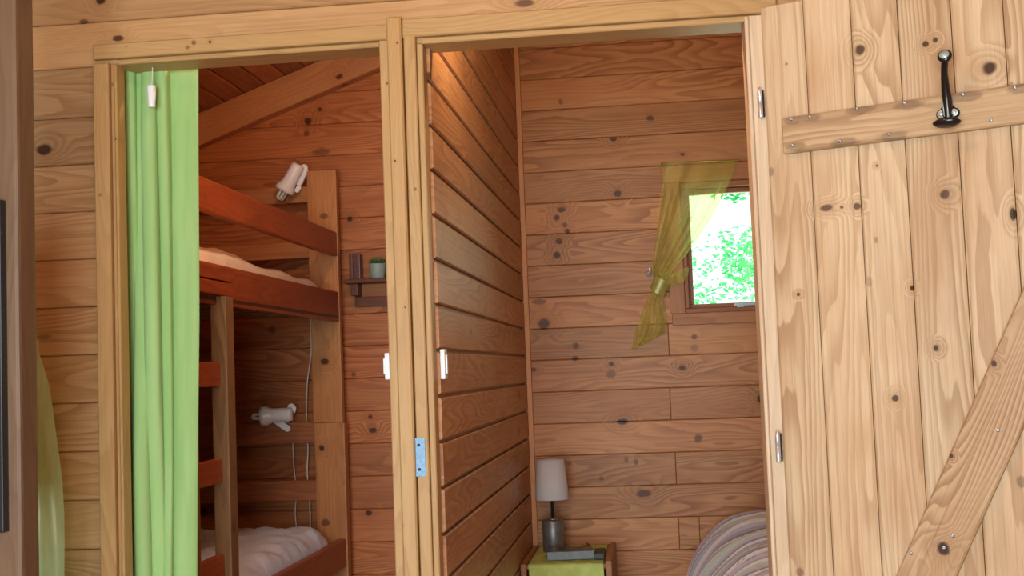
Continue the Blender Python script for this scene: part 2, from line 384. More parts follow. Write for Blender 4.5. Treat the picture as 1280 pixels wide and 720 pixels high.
tag(m.build('wall_far', wl_back), kind='structure')
zb2 = [2.388+.1365*i for i in range(4, -19, -1)]; zb2 = sorted([z for z in zb2 if z > .01]+[0])
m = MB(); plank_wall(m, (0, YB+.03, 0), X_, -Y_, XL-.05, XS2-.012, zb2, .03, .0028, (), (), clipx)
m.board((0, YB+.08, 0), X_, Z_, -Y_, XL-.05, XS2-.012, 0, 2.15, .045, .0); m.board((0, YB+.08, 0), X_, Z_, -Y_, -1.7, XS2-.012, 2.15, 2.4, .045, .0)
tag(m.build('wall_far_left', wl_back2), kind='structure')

# middle wall: overlapping boards with wide shadow gaps on the room side
m = MB(); p = .1132; z = 1.566-13*p
while z < 2.80:
    z0 = max(z, 0)
    if z+p > .02:
        m.board((XS-.012, .041, 0), Y_, Z_, X_, 0, YB-.041, z0+.0045, min(z+p-.0045, 2.8), .012, .0040, chu=.001)
        m.board((XS2, .045, 0), Y_, Z_, -X_, 0, YB-.045, z0, min(z+p-.001, 2.78), .0, .0) if False else None
    z += p
m.board((XS-.05, .041, 0), Y_, Z_, X_, 0, YB-.041, 0, 2.8, .0375, .0, tone=.0)
for k in range(20):
    z0 = k*.14
    m.board((XS-.06, .045, 0), Y_, Z_, -X_, 0, YB-.045, z0, min(z0+.139, 2.76), XS-.06-XS2, .003)
tag(m.build('wall_middle', wl_side), kind='structure')

# partition with the two doorways (its planks face the camera)
zf = sorted([1.983-.1222*i for i in range(0, 17) if 1.983-.1222*i > .01 and i > 0]+[0, 1.991, 2.107, 2.24, 2.37, 2.50, 2.63, 2.76, 2.87])
DL = (-1.345, -.60, -.01, 2.0); DR = (-.60, .30, -.01, 2.0)
m = MB(); plank_wall(m, (0, .04, 0), X_, -Y_, XL-.05, XR, zf, .04, .0030, [(DL[0], DR[1], -.01, 1.9905)], (), clipx)
tag(m.build('wall_front', wl_front), kind='structure')
# side walls
for nm, x, n in (('wall_left', XL, X_), ('wall_right', XR, -X_)):
    m = MB(); zz = [0]+[.128*i for i in range(1, 40) if .128*i < roof(x)]+[roof(x)]
    plank_wall(m, (x-n.x*.03, YR, 0), Y_, n, 0, YB-YR, zz, .03, .003)
    tag(m.build(nm, wl_slat), kind='structure')
m = MB(); plank_wall(m, (0, YR-.03, 0), X_, Y_, XL, XR, [.13*i for i in range(0, 23)], .03, .003, [(-1.45, .35, -.01, 2.05)], (), clipx)
tag(m.build('wall_rear', wl_front), kind='structure')
# sloping ceiling planks run from front to back
m = MB(); L = math.sqrt(1+RS*RS)
for sgn in (-1, 1):
    V = Vector((sgn, 0, -RS))/L; N = Vector((-sgn*RS, 0, -1))/L; w = .095; n = int(((XR-RX if sgn > 0 else RX-XL)+.15)*L/w)+1
    for k in range(n):
        m.board(Vector((RX, YR-.05, RZ))-N*.02, Y_, V, N, 0, YB-YR+.2, k*w+.001, (k+1)*w-.001, .02, .006)
    m.board(Vector((RX, YR-.05, RZ))-N*.05, Y_, V, N, 0, YB-YR+.2, 0, n*w, .026, .0)
tag(m.build('ceiling', wl_roof), kind='structure')
# rafters standing against the far wall
def rafter(name, xa, xb, y0, y1, hgt=.142, ang=None):
    m = MB(); s = 1 if xb > xa else -1
    A = Vector((xa, 0, roof(xa))); B = Vector((xb, 0, roof(xb))); D = (B-A).normalized(); Ln = (B-A).length
    up = Vector((-D.z, 0, D.x)); up = up if up.z > 0 else -up
    m.board(Vector((A.x, y1, A.z)), D, up, -Y_, 0, Ln, -hgt*.935, -.001, y1-y0, .004)
    return tag(m.build(name, wl_raft), kind='structure')
rafter('trim_1', XL, RX, YB-.065, YB-.0005); rafter('trim_2', RX, XR, YB-.065, YB-.0005)
# vertical bead in the corner of the far room
m = MB(); m.board((0, YB-.001, 0), X_, Z_, -Y_, XS+.001, XS+.022, 0, 2.78, .02, .004, grain='v', tone=.7); tag(m.build('trim_3', wl_trim2 if False else wl_raft), kind='structure')

# doorway frames
def vb(m, x0, x1, z0, z1, y1, t, ch=.0025, tone=.5): m.board((0, y1, 0), X_, Z_, -Y_, x0, x1, z0, z1, t, ch, grain='v', chu=ch, tone=tone)
def hb(m, x0, x1, z0, z1, y1, t, ch=.0025, tone=.5): m.board((0, y1, 0), X_, Z_, -Y_, x0, x1, z0, z1, t, ch, chu=ch, tone=tone)
fr = empty('trim_4', (0, 0, 0)); tag(fr, kind='structure')
m = MB(); vb(m, -1.392, -1.351, 0, 1.992, -.0005, .024, tone=.5); vb(m, -1.350, -1.342, 0, 1.992, -.0005, .012, tone=.1); vb(m, -1.3415, -1.3345, 0, 1.990, .036, .048, tone=.6); m.build('left_jamb', wl_trim, fr)
m = MB(); hb(m, -1.393, -.6245, 2.004, 2.042, -.0005, .020, tone=.4); hb(m, -1.3340, -.6470, 1.990, 2.0035, .088, .094, tone=.3); m.build('head', wl_trim, fr)
m = MB(); vb(m, -.6465, -.6245, 0, 2.0035, .0, .018, tone=.7); vb(m, -.6465, -.600, 0, 1.990, .040, .040, tone=.5); m.build('right_jamb', wl_trim, fr)
fr2 = empty('trim_5', (0, 0, 0)); tag(fr2, kind='structure')
m = MB(); vb(m, -.5845, -.5545, 0, 2.010, .0, .020, tone=.5); vb(m, -.5535, -.5380, 0, 1.990, .0405, .0525, tone=.35); vb(m, -.600, -.5535, 0, 1.990, .040, .040, tone=.35); m.build('left_jamb', wl_trim, fr2)
m = MB(); hb(m, -.5865, .33, 2.006, 2.052, -.0005, .020, tone=.45); hb(m, -.5415, .262, 1.990, 2.0055, .088, .096, tone=.6); m.build('head', wl_trim, fr2)
m = MB(); vb(m, .2525, .262, 0, 2.0, .088, .108, tone=.8); vb(m, .2625, .330, 0, 2.004, .088, .100, tone=.5); m.build('right_jamb', wl_jamb, fr2)
m = MB(); m.board((0, -.0202, 0), X_, Z_, -Y_, -.5935+.003, -.5630, .921, 1.014, .0014, .0005); pl = m.build('strike_plate', m_zinc, fr2)
tag(pl, label='blue-tinted metal strike plate on the doorway jamb')
for zz in (.938, .997):
    lathe('screw', [(.0001, 0), (.0038, 0), (.0030, .0012), (.0001, .0014)], m_dark, pl, 14, Matrix.Translation((-.5785, -.0217, zz)) @ Matrix.Rotation(math.pi/2, 4, 'X'))
m = MB(); vb(m, -.6240, -.5870, 0, 2.056, -.0002, .034, .004, tone=.75); tag(m.build('trim_6', wl_trim), kind='structure')

# ------------------------------------------------------------------ window
win = empty('window_1', (.42, YB, WIN[2])); tag(win, kind='structure')
def wpart(name, fn, mat): m = MB(); fn(m); o = m.build(name, mat); o.parent = win; o.location = (-.42, -YB, -WIN[2]); return o
def casing(m):
    a, b, c, d = WIN
    hb(m, a-.075, b+.075, d, d+.07, YB-.0005, .020); hb(m, a-.055, b+.055, c-.048, c, YB-.0005, .020)
    vb(m, a-.062, a, c, d, YB-.0005, .020); vb(m, b, b+.055, c, d, YB-.0005, .020)
wpart('window_casing', casing, wl_slat)
def frame(m):
    a, b, c, d = WIN
    hb(m, a, b, d-.022, d, YB+.10, .105); hb(m, a, b, c, c+.020, YB+.10, .105); vb(m, a, a+.018, c+.02, d-.022, YB+.10, .105); vb(m, b-.02, b, c+.02, d-.022, YB+.10, .105)
wpart('window_frame', frame, wl_win)
def sash(m):
    a, b, c, d = WIN[0]+.019, WIN[1]-.021, WIN[2]+.021, WIN[3]-.023
    hb(m, a, b, d-.020, d, YB+.09, .04); hb(m, a, b, c, c+.018, YB+.09, .04); vb(m, a, a+.02, c+.018, d-.02, YB+.09, .04); vb(m, b-.02, b, c+.018, d-.02, YB+.09, .04)
wpart('sash', sash, wl_win)
s = NT('window_glass'); tr = s.n('ShaderNodeBsdfTransparent'); tr.inputs[0].default_value = (.93, 1, .97, 1); gl = s.n('ShaderNodeBsdfGlossy'); gl.inputs['Roughness'].default_value = .02
fz = s.n('ShaderNodeFresnel'); fz.inputs[0].default_value = 1.5; mx = s.n('ShaderNodeMixShader'); s.put(mx.inputs[0], s.mth('MULTIPLY', fz.outputs[0], .6)); s.put(mx.inputs[1], tr.outputs[0]); s.put(mx.inputs[2], gl.outputs[0]); s.put(s.out.inputs[0], mx.outputs[0])
m_glass = s.m
wpart('pane', lambda m: m.board((0, YB+.074, 0), X_, Z_, -Y_, WIN[0]+.036, WIN[1]-.038, WIN[2]+.036, WIN[3]-.040, .004, 0), m_glass)
def stay(m):
    m.box(.335, .50, YB-.012, YB-.004, WIN[2]+.022, WIN[2]+.034, 'x', .002); m.box(.345, .375, YB-.016, YB+.01, WIN[2]+.016, WIN[2]+.026, 'x', .002); m.box(.46, .47, YB-.02, YB-.004, WIN[2]+.014, WIN[2]+.042, 'x', .002)
wpart('window_stay', stay, plain('grey_metal', (.30, .32, .33), .4, metal=.6))

# ------------------------------------------------------------------ organza cloth
def organza(name, body, tr_amt, streak, tint=(.90, .90, .55, 1)):
    s = NT(name); uv = s.n('ShaderNodeTexCoord').outputs['Object']
    n = s.noise(s.vec('MULTIPLY', uv, streak), 1, 3, .6)
    col = s.mix(s.rng(n, .35, .7), body, tuple(min(1, c*1.25) for c in body))
    df = s.n('ShaderNodeBsdfDiffuse'); s.put(df.inputs[0], col); tl = s.n('ShaderNodeBsdfTranslucent'); s.put(tl.inputs[0], col)
    gl = s.n('ShaderNodeBsdfGlossy'); gl.inputs[0].default_value = (.9, .95, .6, 1); gl.inputs['Roughness'].default_value = .35
    tp = s.n('ShaderNodeBsdfTransparent'); tp.inputs[0].default_value = tint
    m1 = s.n('ShaderNodeMixShader'); m1.inputs[0].default_value = .5; s.put(m1.inputs[1], df.outputs[0]); s.put(m1.inputs[2], tl.outputs[0])
    m2 = s.n('ShaderNodeMixShader'); m2.inputs[0].default_value = .14; s.put(m2.inputs[1], m1.outputs[0]); s.put(m2.inputs[2], gl.outputs[0])
    # a woven sheer: looks denser where seen edge-on
    lw = s.n('ShaderNodeLayerWeight'); lw.inputs[0].default_value = .35
    m3 = s.n('ShaderNodeMixShader'); s.put(m3.inputs[0], s.mth('MULTIPLY', s.mth('SUBTRACT', 1.0, lw.outputs['Facing']), tr_amt, clamp=True)); s.put(m3.inputs[1], m2.outputs[0]); s.put(m3.inputs[2], tp.outputs[0])
    s.put(s.out.inputs[0], m3.outputs[0]); return s.m
m_org = organza('yellow_green_organza', (.78, .76, .26), .78, (40, 40, 5))
m_orgband = organza('organza_band', (.58, .55, .18), .35, (60, 60, 6))

def cloth_grid(name, rows, cols, fn, mat, parent=None, sub=0):
    v = [fn(i/(rows-1), j/(cols-1)) for i in range(rows) for j in range(cols)]
    f = [(i*cols+j, i*cols+j+1, (i+1)*cols+j+1, (i+1)*cols+j) for i in range(rows-1) for j in range(cols-1)]
    return mesh_obj(name, v, f, mat, parent, True, 0, sub)

yc = YB-.045
wc = empty('window_curtain', (.2, YB-.04, 1.25)); tag(wc, 'sheer yellow-green organza curtain tied back beside the small window', 'curtain')
def P3(px, py, y): return atY(px, py, y)
# outline of the tied curtain, top to knot: left and right edges
LE = [(203, 829), (235, 826), (270, 823), (305, 819), (335, 815), (350, 817), (358, 820)]
REd = [(199, 923), (225, 914), (250, 902), (275, 889), (300, 872), (320, 857), (336, 843), (348, 834), (358, 832)]
def upper(a, b):
    py = 203+(356-203)*a; lx = interp(py, [q[0] for q in LE], [q[1] for q in LE]); rx = interp(py, [q[0] for q in REd], [q[1] for q in REd])
    px = lx+(rx-lx)*(b**(1+.25*a)); fold = .010*math.sin(b*17+math.sin(a*3)*1.1)*(.35+.65*a)*(1-.4*b) + .006*math.sin(b*38+a*4)*a
    return P3(px, py-(1-a)*2*b, yc+fold-.018*math.sin(math.pi*a)*b)
def loc_under(o, e): o.parent = e; o.location = -e.location; return o
loc_under(cloth_grid('sheer_panel', 60, 120, upper, m_org), wc)
def sag(a, b):    # the pouch of cloth that bulges out to the right of the tie
    ang = math.pi*(.02+.96*a); cx, cyy = 842, 350; R1 = 4+16*b
    px = cx + 19*math.cos(ang-.15)*b + 2*a; py = cyy - 10 + (20*math.sin(ang))*b*1.0 - 8*(1-a)*b
    return P3(px, py, yc-.012-.012*math.sin(math.pi*b)+.004*math.sin(a*18))
loc_under(cloth_grid('sheer_pouch', 30, 20, sag, m_org), wc)
LT = [(364, 816), (380, 806), (400, 797), (420, 791), (433, 789)]; RTl = [(364, 832), (375, 828), (390, 831), (408, 833), (420, 829), (430, 812)]
def tail(a, b):
    py = 364+(431-364)*a; lx = interp(py, [q[0] for q in LT], [q[1] for q in LT]); rx = interp(py, [q[0] for q in RTl], [q[1] for q in RTl])
    px = lx+(rx-lx)*b
    return P3(px, py+a*6*(1-b)-a*a*4*b, yc-.012+.012*math.sin(b*12+a*2)*(.3+a)+.005*math.sin(b*25-a*5))
loc_under(cloth_grid('sheer_tail', 40, 90, tail, m_org), wc)
def band(a, b):
    ang = b*2*math.pi; c = P3(825, 357, yc-.004); ax = Vector((.45, 0, .89)); sd = Vector((.89, 0, -.45))
    return c + sd*(.034*math.cos(ang)) + Vector((0, 1, 0))*(.026*math.sin(ang)) + ax*((a-.5)*.062+.005*math.cos(ang*2))
loc_under(cloth_grid('tie_band', 8, 36, band, m_orgband), wc)
rod = tube('curtain_rod', [P3(826, 204.5, YB-.036), P3(925, 200, YB-.036)], .004, plain('brass_rod', (.60, .50, .12), .25, metal=.7), None, 12); loc_under(rod, wc)
tb = empty('tieback_hook', P3(811, 342, YB)); tag(tb, 'small silver tieback hook screwed beside the tied sheer curtain', 'hook')
c = P3(811, 342, YB-.012)
q = tube('hook_arm', smoothpath([c+Vector((0, .012, .0)), c+Vector((0, -.015, -.002)), c+Vector((.006, -.03, .006)), c+Vector((.004, -.028, .022))]), .0045, m_steel); q.parent = tb; q.location = -tb.location
q = lathe('hook_plate', [(.0001, 0), (.014, 0), (.014, .003), (.0001, .004)], m_steel, None, 20, Matrix.Translation(c+Vector((0, .012, 0))) @ Matrix.Rotation(math.pi/2, 4, 'X')); q.parent = tb; q.location = -tb.location

# ------------------------------------------------------------------ plank door, standing open
door = empty('door_1', (HX, HY, 0), -DTH); tag(door, kind='structure')
# door-local frame: x along the leaf, y away from the viewer, z up; face at y=0
m = MB(); xs = [.004, .1085, .219, .325, .440, .549, .658, .766, .80]; tn = [.55, .75, .6, .35, .6, .5, .5, .5]
for k in range(len(xs)-1):
    m.board((0, .030, 0), X_, Z_, -Y_, xs[k]+.001, xs[k+1]-.001, .012, 2.016, .030, .0035, grain='v', chu=.0050, tone=tn[k])
# chamfers run the length of the boards
m.build('door_boards', wl_door, door)
def tilted(m, P, D, V, ln, w, t, ch, y): m.board(Vector((P[0], y, P[1])), Vector((D[0], 0, D[1])), Vector((V[0], 0, V[1])), -Y_, 0, ln, 0, w, t, ch)
m = MB(); m.board((0, -.0002, 0), X_, Z_, -Y_, .050, .755, 1.653, 1.7375, .022, .004, chu=.003, tone=.5); m.build('ledge', wl_ledge, door)
m = MB(); m.board((0, -.0002, 0), X_, Z_, -Y_, .050, .755, .30, .385, .022, .004, chu=.003, tone=.5); m.build('ledge', wl_ledge, door)
a = Vector((*door_pt(1122, 720), 0)); b = Vector((*door_pt(1280, 362), 0)); e = Vector((*door_pt(1197, 720), 0))
D = (b-a).normalized(); Vp = Vector((D.y, -D.x, 0)); wdt = (e-a).dot(Vp); Pm = a - D*.33
bl = 1.42
m = MB(); m.board(Vector((Pm.x, -.0004, Pm.y)), Vector((D.x, 0, D.y)), Vector((Vp.x, 0, Vp.y)), -Y_, 0, bl*.78, 0, wdt, .022, .004, tone=.5); m.build('brace', wl_brace, door)
def screw(px, py, y, par=None, r=.0042):
    d, z = door_pt(px, py)
    return lathe('screw', [(.0001, 0), (r, 0), (r*.8, .0016), (r*.35, .0018), (r*.3, .0008), (.0001, .0006)], m_screw, par or door, 14, Matrix.Translation((d, y, z)) @ Matrix.Rotation(math.pi/2, 4, 'X'))
for q in ((993, 151), (1016, 148), (995, 183), (1053, 178), (1075, 138), (1134, 131), (1115, 170), (1206, 120), (1241, 152), (1271, 112)): screw(*q, -.0222)
for q in ((1250, 537), (1194, 668), (1142, 690), (1183, 683)): screw(*q, -.0224)
for z in (.614, -.202):
    zc = 1.17+z
    h = lathe('hinge', [(.0001, -.036), (.0055, -.036), (.0058, -.034), (.0058, -.001), (.0046, 0), (.0058, .001), (.0058, .024), (.0045, .030), (.0035, .036), (.0001, .038)], m_steel, door, 20, Matrix.Translation((-.004, -.008, zc)))
    m = MB(); m.board((0, -.0022, 0), X_, Z_, Y_, .000, .0035, zc-.034, zc+.03, .003, .0005); lf = m.build('hinge_leaf', m_dark, h)
# coat hook on the ledge
hd, hz = door_pt(1188, 140); hk = empty('coat_hook'); hk.parent = door; hk.location = (hd, -.022, hz-.006); tag(hk, label='glossy black and silver metal double coat hook')
def oval(name, rx, rz, y0, y1, mat, cx=0, cz=0, par=None, rot=0):
    mt = Matrix.Translation((cx, y0, cz)) @ Matrix.Rotation(rot, 4, 'Y') @ Matrix.Diagonal((rx, 1, rz, 1)) @ Matrix.Rotation(math.pi/2, 4, 'X')
    t = y0-y1; return lathe(name, [(.0001, 0), (1, 0), (1, t*.6), (.88, t), (.0001, t)], mat, par or hk, 32, mt)
oval('back_plate', .0185, .019, 0, -.006, m_black)
for s_ in (-1, 1):
    oval('mount_lug', .0115, .0115, 0, -.0085, m_black, s_*.0135, -.002)
    oval('lug_face', .0085, .0085, -.0085, -.0095, m_silver, s_*.0135, -.002)
    oval('screw', .0055, .0055, -.0095, -.0125, m_steel, s_*.0135, -.002)
tilt = -.16
arm = smoothpath([(.000, -.004, -.012), (.001, -.010, .020), (.002, -.022, .052), (.005, -.040, .080), (.010, -.055, .098), (.014, -.063, .108)], 10)
tube('upper_arm', arm, .009, m_black, hk, 16, [.0125-.0050*min(1, i/30) for i in range(len(arm))])
for s_ in (-.0045, .0045):
    tube('painted_highlight', [(s_, -.019, -.014), (s_-.001, -.020, .006), (s_-.002, -.0255, .030)], .0012, m_silver, hk, 8)  # thin silver strips imitate a highlight on the black arm
tt = arm[-1]
mt = Matrix.Translation(tt) @ Matrix.Rotation(1.15, 4, 'X')
lathe('upper_tip', [(.0001, -.004), (.008, -.004), (.0145, .002), (.0155, .007), (.0150, .010), (.0105, .0125)], m_black, hk, 24, mt)
lathe('upper_tip_face', [(.0001, .0122), (.0108, .0124), (.010, .0142), (.0001, .0155)], m_silver, hk, 24, mt)
low = smoothpath([(.000, -.004, -.012), (.000, -.020, -.026), (.000, -.042, -.030), (.000, -.055, -.022)], 8)
tube('lower_arm', low, .008, m_black, hk, 14)
lathe('lower_tip', [(.0001, -.007), (.020, -.006), (.028, -.002), (.030, .002), (.024, .007), (.0001, .009)], m_black, hk, 32, Matrix.Translation((.006, -.052, -.031)) @ Matrix.Rotation(-.35, 4, 'X') @ Matrix.Diagonal((1.0, .55, 1, 1)))
lathe('lower_tip_face', [(.0001, .0088), (.016, .0082), (.014, .0094), (.0001, .0100)], m_silver, hk, 24, Matrix.Translation((.006, -.052, -.031)) @ Matrix.Rotation(-.35+.9, 4, 'X') @ Matrix.Diagonal((1, .45, 1, 1)))

# ------------------------------------------------------------------ green doorway curtain
s = NT('green_cotton'); oc = s.n('ShaderNodeTexCoord').outputs['Object']; n = s.noise(s.vec('MULTIPLY', oc, (900, 900, 900)), 1, 2); n2 = s.noise(s.vec('MULTIPLY', oc, (30, 30, 3)), 1, 3)
col = s.mix(s.rng(n2, .3, .7), (.31, .53, .18), (.38, .60, .23))
pb = s.n('ShaderNodeBsdfPrincipled'); s.put(pb.inputs['Base Color'], col); pb.inputs['Roughness'].default_value = .85; pb.inputs['Sheen Weight'].default_value = .15; pb.inputs['Specular IOR Level'].default_value = .2
bp = s.n('ShaderNodeBump'); bp.inputs['Strength'].default_value = .25; bp.inputs['Distance'].default_value = .0006; s.put(bp.inputs['Height'], n); s.put(pb.inputs['Normal'], bp.outputs[0])
tl = s.n('ShaderNodeBsdfTranslucent'); s.put(tl.inputs[0], col); mx = s.n('ShaderNodeMixShader'); mx.inputs[0].default_value = .06; s.put(mx.inputs[1], pb.outputs[0]); s.put(mx.inputs[2], tl.outputs[0]); s.put(s.out.inputs[0], mx.outputs[0])
m_curt = s.m
def curt(a, b):
    z = 2.012-1.99*a; k = min(1, a*1.3)
    x0 = -1.376; x1 = interp(a, [0, .34, .67, 1], [-1.168, -1.180, -1.200, -1.215])
    br = [0, .10-.03*k, .21-.03*k, .33+.02*k, .46+.08*k, .64+.03*k, 1.0]       # valleys between the folds drift on the way down
    fi = interp(b, br, list(range(7))); i = min(5, int(fi)); g = fi-i
    am = (.050, .066, .070, .070, .044, .012)[i]*(.85+.2*math.sin(a*6+i*2.1))
    y = .136 - am*(math.sin(math.pi*g)**.55 if 0 < g < 1 else 0) + (0, .006, -.004, .012, .004, -.012, -.010)[i]*(1-g) + (0, .006, -.004, .012, .004, -.012, -.010)[i+1]*g
    x = x0+(x1-x0)*b - (.003, .012, .012, .013, .006, 0)[i]*math.sin(2*math.pi*g)
    y += .003*math.sin(a*17+b*9)*(1-b*.6)
    return Vector((x, y, z))
o = cloth_grid('doorway_curtain', 90, 300, curt, m_curt); o.location = (0, 0, 0)
tag(o, 'opaque lime green cotton curtain drawn to the left of the bunk room doorway', 'curtain')
rod = tube('curtain_rod', [(-1.341, .135, 2.03), (-.655, .135, 2.03)], .008, m_steel); tag(rod, 'steel rod carrying the green curtain behind the lintel of the bunk doorway', 'curtain rod')
cpp = empty('cord_pull', (-1.278, .045, 1.88)); tag(cpp, 'small white cord pull dangling in front of the green curtain', 'cord pull')
q = atY(189.5, 121, .045); z0 = atY(190, 134, .045).z; z1 = atY(189, 107, .045).z
lathe('pull_weight', [(.0001, z0), (.0085, z0), (.0088, z0+.002), (.0118, z1-.003), (.0105, z1), (.0001, z1+.001)], m_switch, None, 28, Matrix.Translation((q.x, .045, 0))).name = 'pull_weight'
o = bpy.data.objects['pull_weight']; o.parent = cpp; o.location = -cpp.location
o = tube('cord', [(q.x, .045, z1), (q.x+.002, .045, 1.95), (q.x+.0045, .045, 2.0)], .0012, m_cord); o.parent = cpp; o.location = -cpp.location

# ------------------------------------------------------------------ switches
def switch(name, x, n, y0, y1, z0, z1, label, p1=.012, p2=.016):
    t = empty(name, (x, (y0+y1)/2, z0)); tag(t, label, 'light switch')
    xa, xb = sorted((x, x+n*p1)); o = boxobj('switch_box', xa, xb, y0, y1, z0, z1, m_switch, None, 'x', .004); o.parent = t; o.location = -t.location
    xa, xb = sorted((x+n*p1, x+n*p2)); o = boxobj('rocker', xa, xb, y0+.012, y1-.012, z0+.014, z1-.014, m_switch, None, 'x', .002); o.parent = t; o.location = -t.location
switch('light_switch', XS, 1, .042, .082, 1.154, 1.229, 'white surface-mounted switch on the middle wall just inside the lamp room')
switch('light_switch', XS2, -1, .092, .150, 1.158, 1.226, 'thin sliver of white switch peeking out at the right jamb of the bunk room doorway', .030, .036)

# ------------------------------------------------------------------ bunk bed
BX = -1.282; bb = empty('bunk_bed', (-1.70, 1.05, 0)); tag(bb, 'wooden bunk bed with red-stained rails and a ladder', 'bunk bed')
def bp_(name, *a, mat=wl_red, grain='x', ch=.004, tone=None):
    o = boxobj(name, *a, mat, None, grain, ch, tone); o.parent = bb; o.location = -bb.location; return o
bp_('post', BX-.122, BX+.002, 1.98, 2.02, .985, 2.030, mat=wl_post, grain='z', tone=.6)
bp_('post', BX-.118, BX+.008, 1.98, 2.035, 0, .984, mat=wl_post, grain='z', tone=.35)
bp_('post', -2.12, -2.0, 1.98, 2.02, 0, 2.03, mat=wl_post, grain='z')
bp_('post', -2.12, -2.0, .205, .245, 0, 2.03, mat=wl_post, grain='z'); bp_('post', BX-.122, BX-.002, .205, .245, 0, 2.03, mat=wl_post, grain='z')
for z0, z1, tn_ in ((1.905, 1.973, .9), (1.671, 1.738, .95), (.904, .990, .35), (.669, .751, .5)):
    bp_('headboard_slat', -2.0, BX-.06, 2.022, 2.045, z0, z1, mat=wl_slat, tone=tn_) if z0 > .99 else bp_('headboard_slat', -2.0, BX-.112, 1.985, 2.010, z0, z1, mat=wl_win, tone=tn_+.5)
for z0, z1 in ((1.905, 1.973), (1.671, 1.738), (.904, .99), (.669, .751)):
    bp_('footboard_slat', -2.0, BX-.122, .215, .237, z0, z1, mat=wl_slat)
def side(name, x0, x1, y0, y1, z0, z1, tone=.5, mat=wl_red): return bp_(name, x0, x1, y0, y1, z0, z1, grain='y', tone=tone, mat=mat)
side('guard_rail', BX-.026, BX, .246, 1.979, 1.668, 1.766, .6); side('guard_rail', -2.12, -2.095, .246, 1.979, 1.668, 1.766)
side('side_rail', BX-.030, BX, .246, 1.979, 1.397, 1.519, .45); side('side_rail', -2.12, -2.09, .246, 1.979, 1.397, 1.519)
side('side_rail', BX-.030, BX+.002, .246, 1.979, .40, .512, .5); side('side_rail', -2.12, -2.09, .246, 1.979, .40, .512)
side('ladder_block', BX+.0005, BX+.020, .246, .640, 1.468, 1.512, .5); side('ladder_block', BX+.0005, BX+.020, .246, .640, 1.424, 1.464, .6)
for yy in (.545, ):
    bp_('ladder_upright', BX-.019, BX+.030, .535, .600, .0, 1.422, mat=wl_ladder, grain='z', tone=.5)
bp_('ladder_upright', BX-.019, BX+.030, .246, .295, .0, 1.422, mat=wl_ladder, grain='z', tone=.5)
for z0, z1 in ((1.155, 1.226), (.874, .944), (.595, .667), (.30, .37)):
    bp_('ladder_rung', BX-.012, BX+.010, .296, .534, z0, z1, grain='y', tone=.5)
for zs_ in (1.425, .42):
    for k in range(14):
        y = .30+k*.125; bp_('bed_slat', -2.089, BX-.031, y, y+.07, zs_, zs_+.018, mat=wl_ladder)
for px, py in ((391, 236), (345, 383)):
    pass
s = NT('pink_white_sheet'); oc = s.n('ShaderNodeTexCoord').outputs['Object']; nn = s.noise(s.vec('MULTIPLY', oc, (14, 5, 14)), 1, 3, .5, .8); nf = s.noise(oc, 700, 2)
s.bsdf((.80, .68, .58), .9, bump=s.mth('ADD', nn, s.mth('MULTIPLY', nf, .02)), bs=.6, bd=.02, spec=.15); m_sheet1 = s.m
s = NT('blue_white_sheet'); oc = s.n('ShaderNodeTexCoord').outputs['Object']; nn = s.noise(s.vec('MULTIPLY', oc, (4, 16, 14)), 1, 3, .5, .9); nf = s.noise(oc, 700, 2)
s.bsdf((.72, .81, 1.0), .9, bump=s.mth('ADD', nn, s.mth('MULTIPLY', nf, .02)), bs=.35, bd=.015, spec=.15); m_sheet2 = s.m
def soft_slab(name, x0, x1, y0, y1, z0, z1, r, mat, fn, nx=60, ny=90, corner=.12):
    """mattress: rounded plan corners and soft upper edge"""
    hx, hy = (x1-x0)/2, (y1-y0)/2; v = []; f = []
    def plan(s, t):          # square -> rounded square
        X, Yv = s*hx, t*hy; ax, ay = hx-corner, hy-corner
        k = max(abs(s), abs(t))
        if abs(X) > ax*k and abs(Yv) > ay*k and k > 1e-6:
            cx, cyy = math.copysign(ax*k, X), math.copysign(ay*k, Yv); dx, dy = X-cx, Yv-cyy; c = corner*k
            l = math.hypot(dx, dy); mxx = max(abs(dx), abs(dy)); 
            if l > 1e-9: X, Yv = cx+dx*mxx/l, cyy+dy*mxx/l
        return X, Yv
    for i in range(nx+1):
        for j in range(ny+1):
            s_, t_ = -1+2*i/nx, -1+2*j/ny
            s2, t2 = math.sin(s_*math.pi/2)*.35+s_*.65, math.sin(t_*math.pi/2)*.35+t_*.65
            X, Yv = plan(s2, t2); e = min((1-abs(s2))*hx, (1-abs(t2))*hy)
            q = min(1, e/r); h = math.sqrt(max(0, 1-(1-q)**2)); zz = z0+(z1-z0)*(.25+.75*h) + fn(x0+hx+X, y0+hy+Yv)*h
            v.append(((x0+x1)/2+X, (y0+y1)/2+Yv, zz))
    n = ny+1
    for i in range(nx):
        for j in range(ny): f.append((i*n+j, (i+1)*n+j, (i+1)*n+j+1, i*n+j+1))
    rim = [i*n for i in range(nx+1)]+[nx*n+j for j in range(1, ny+1)]+[i*n+ny for i in range(nx-1, -1, -1)]+[j for j in range(ny-1, 0, -1)]
    b = len(v)
    for k in rim: v.append((v[k][0], v[k][1], z0))
    L_ = len(rim)
    for k in range(L_): k2 = (k+1) % L_; f.append((rim[k2], rim[k], b+k, b+k2))
    f.append(tuple(b+k for k in range(L_)))
    return mesh_obj(name, v, f, mat, None, True)
def wr1(x, y): return .0035*math.sin(x*19+y*11+2*math.sin(y*4))+.0022*math.sin(y*23+x*7+2.6*math.sin(y*5.3+x*3))*(.5+.5*math.sin(y*3.1))+.024*math.exp(-((y-.80)/.28)**2)+.008*math.exp(-((y-1.35)/.12)**2)
o = soft_slab('mattress', -2.085, -1.315, .26, 1.965, 1.445, 1.562, .05, m_sheet1, wr1); tag(o, 'rumpled pinkish-white sheeted mattress on the upper bunk', 'mattress')
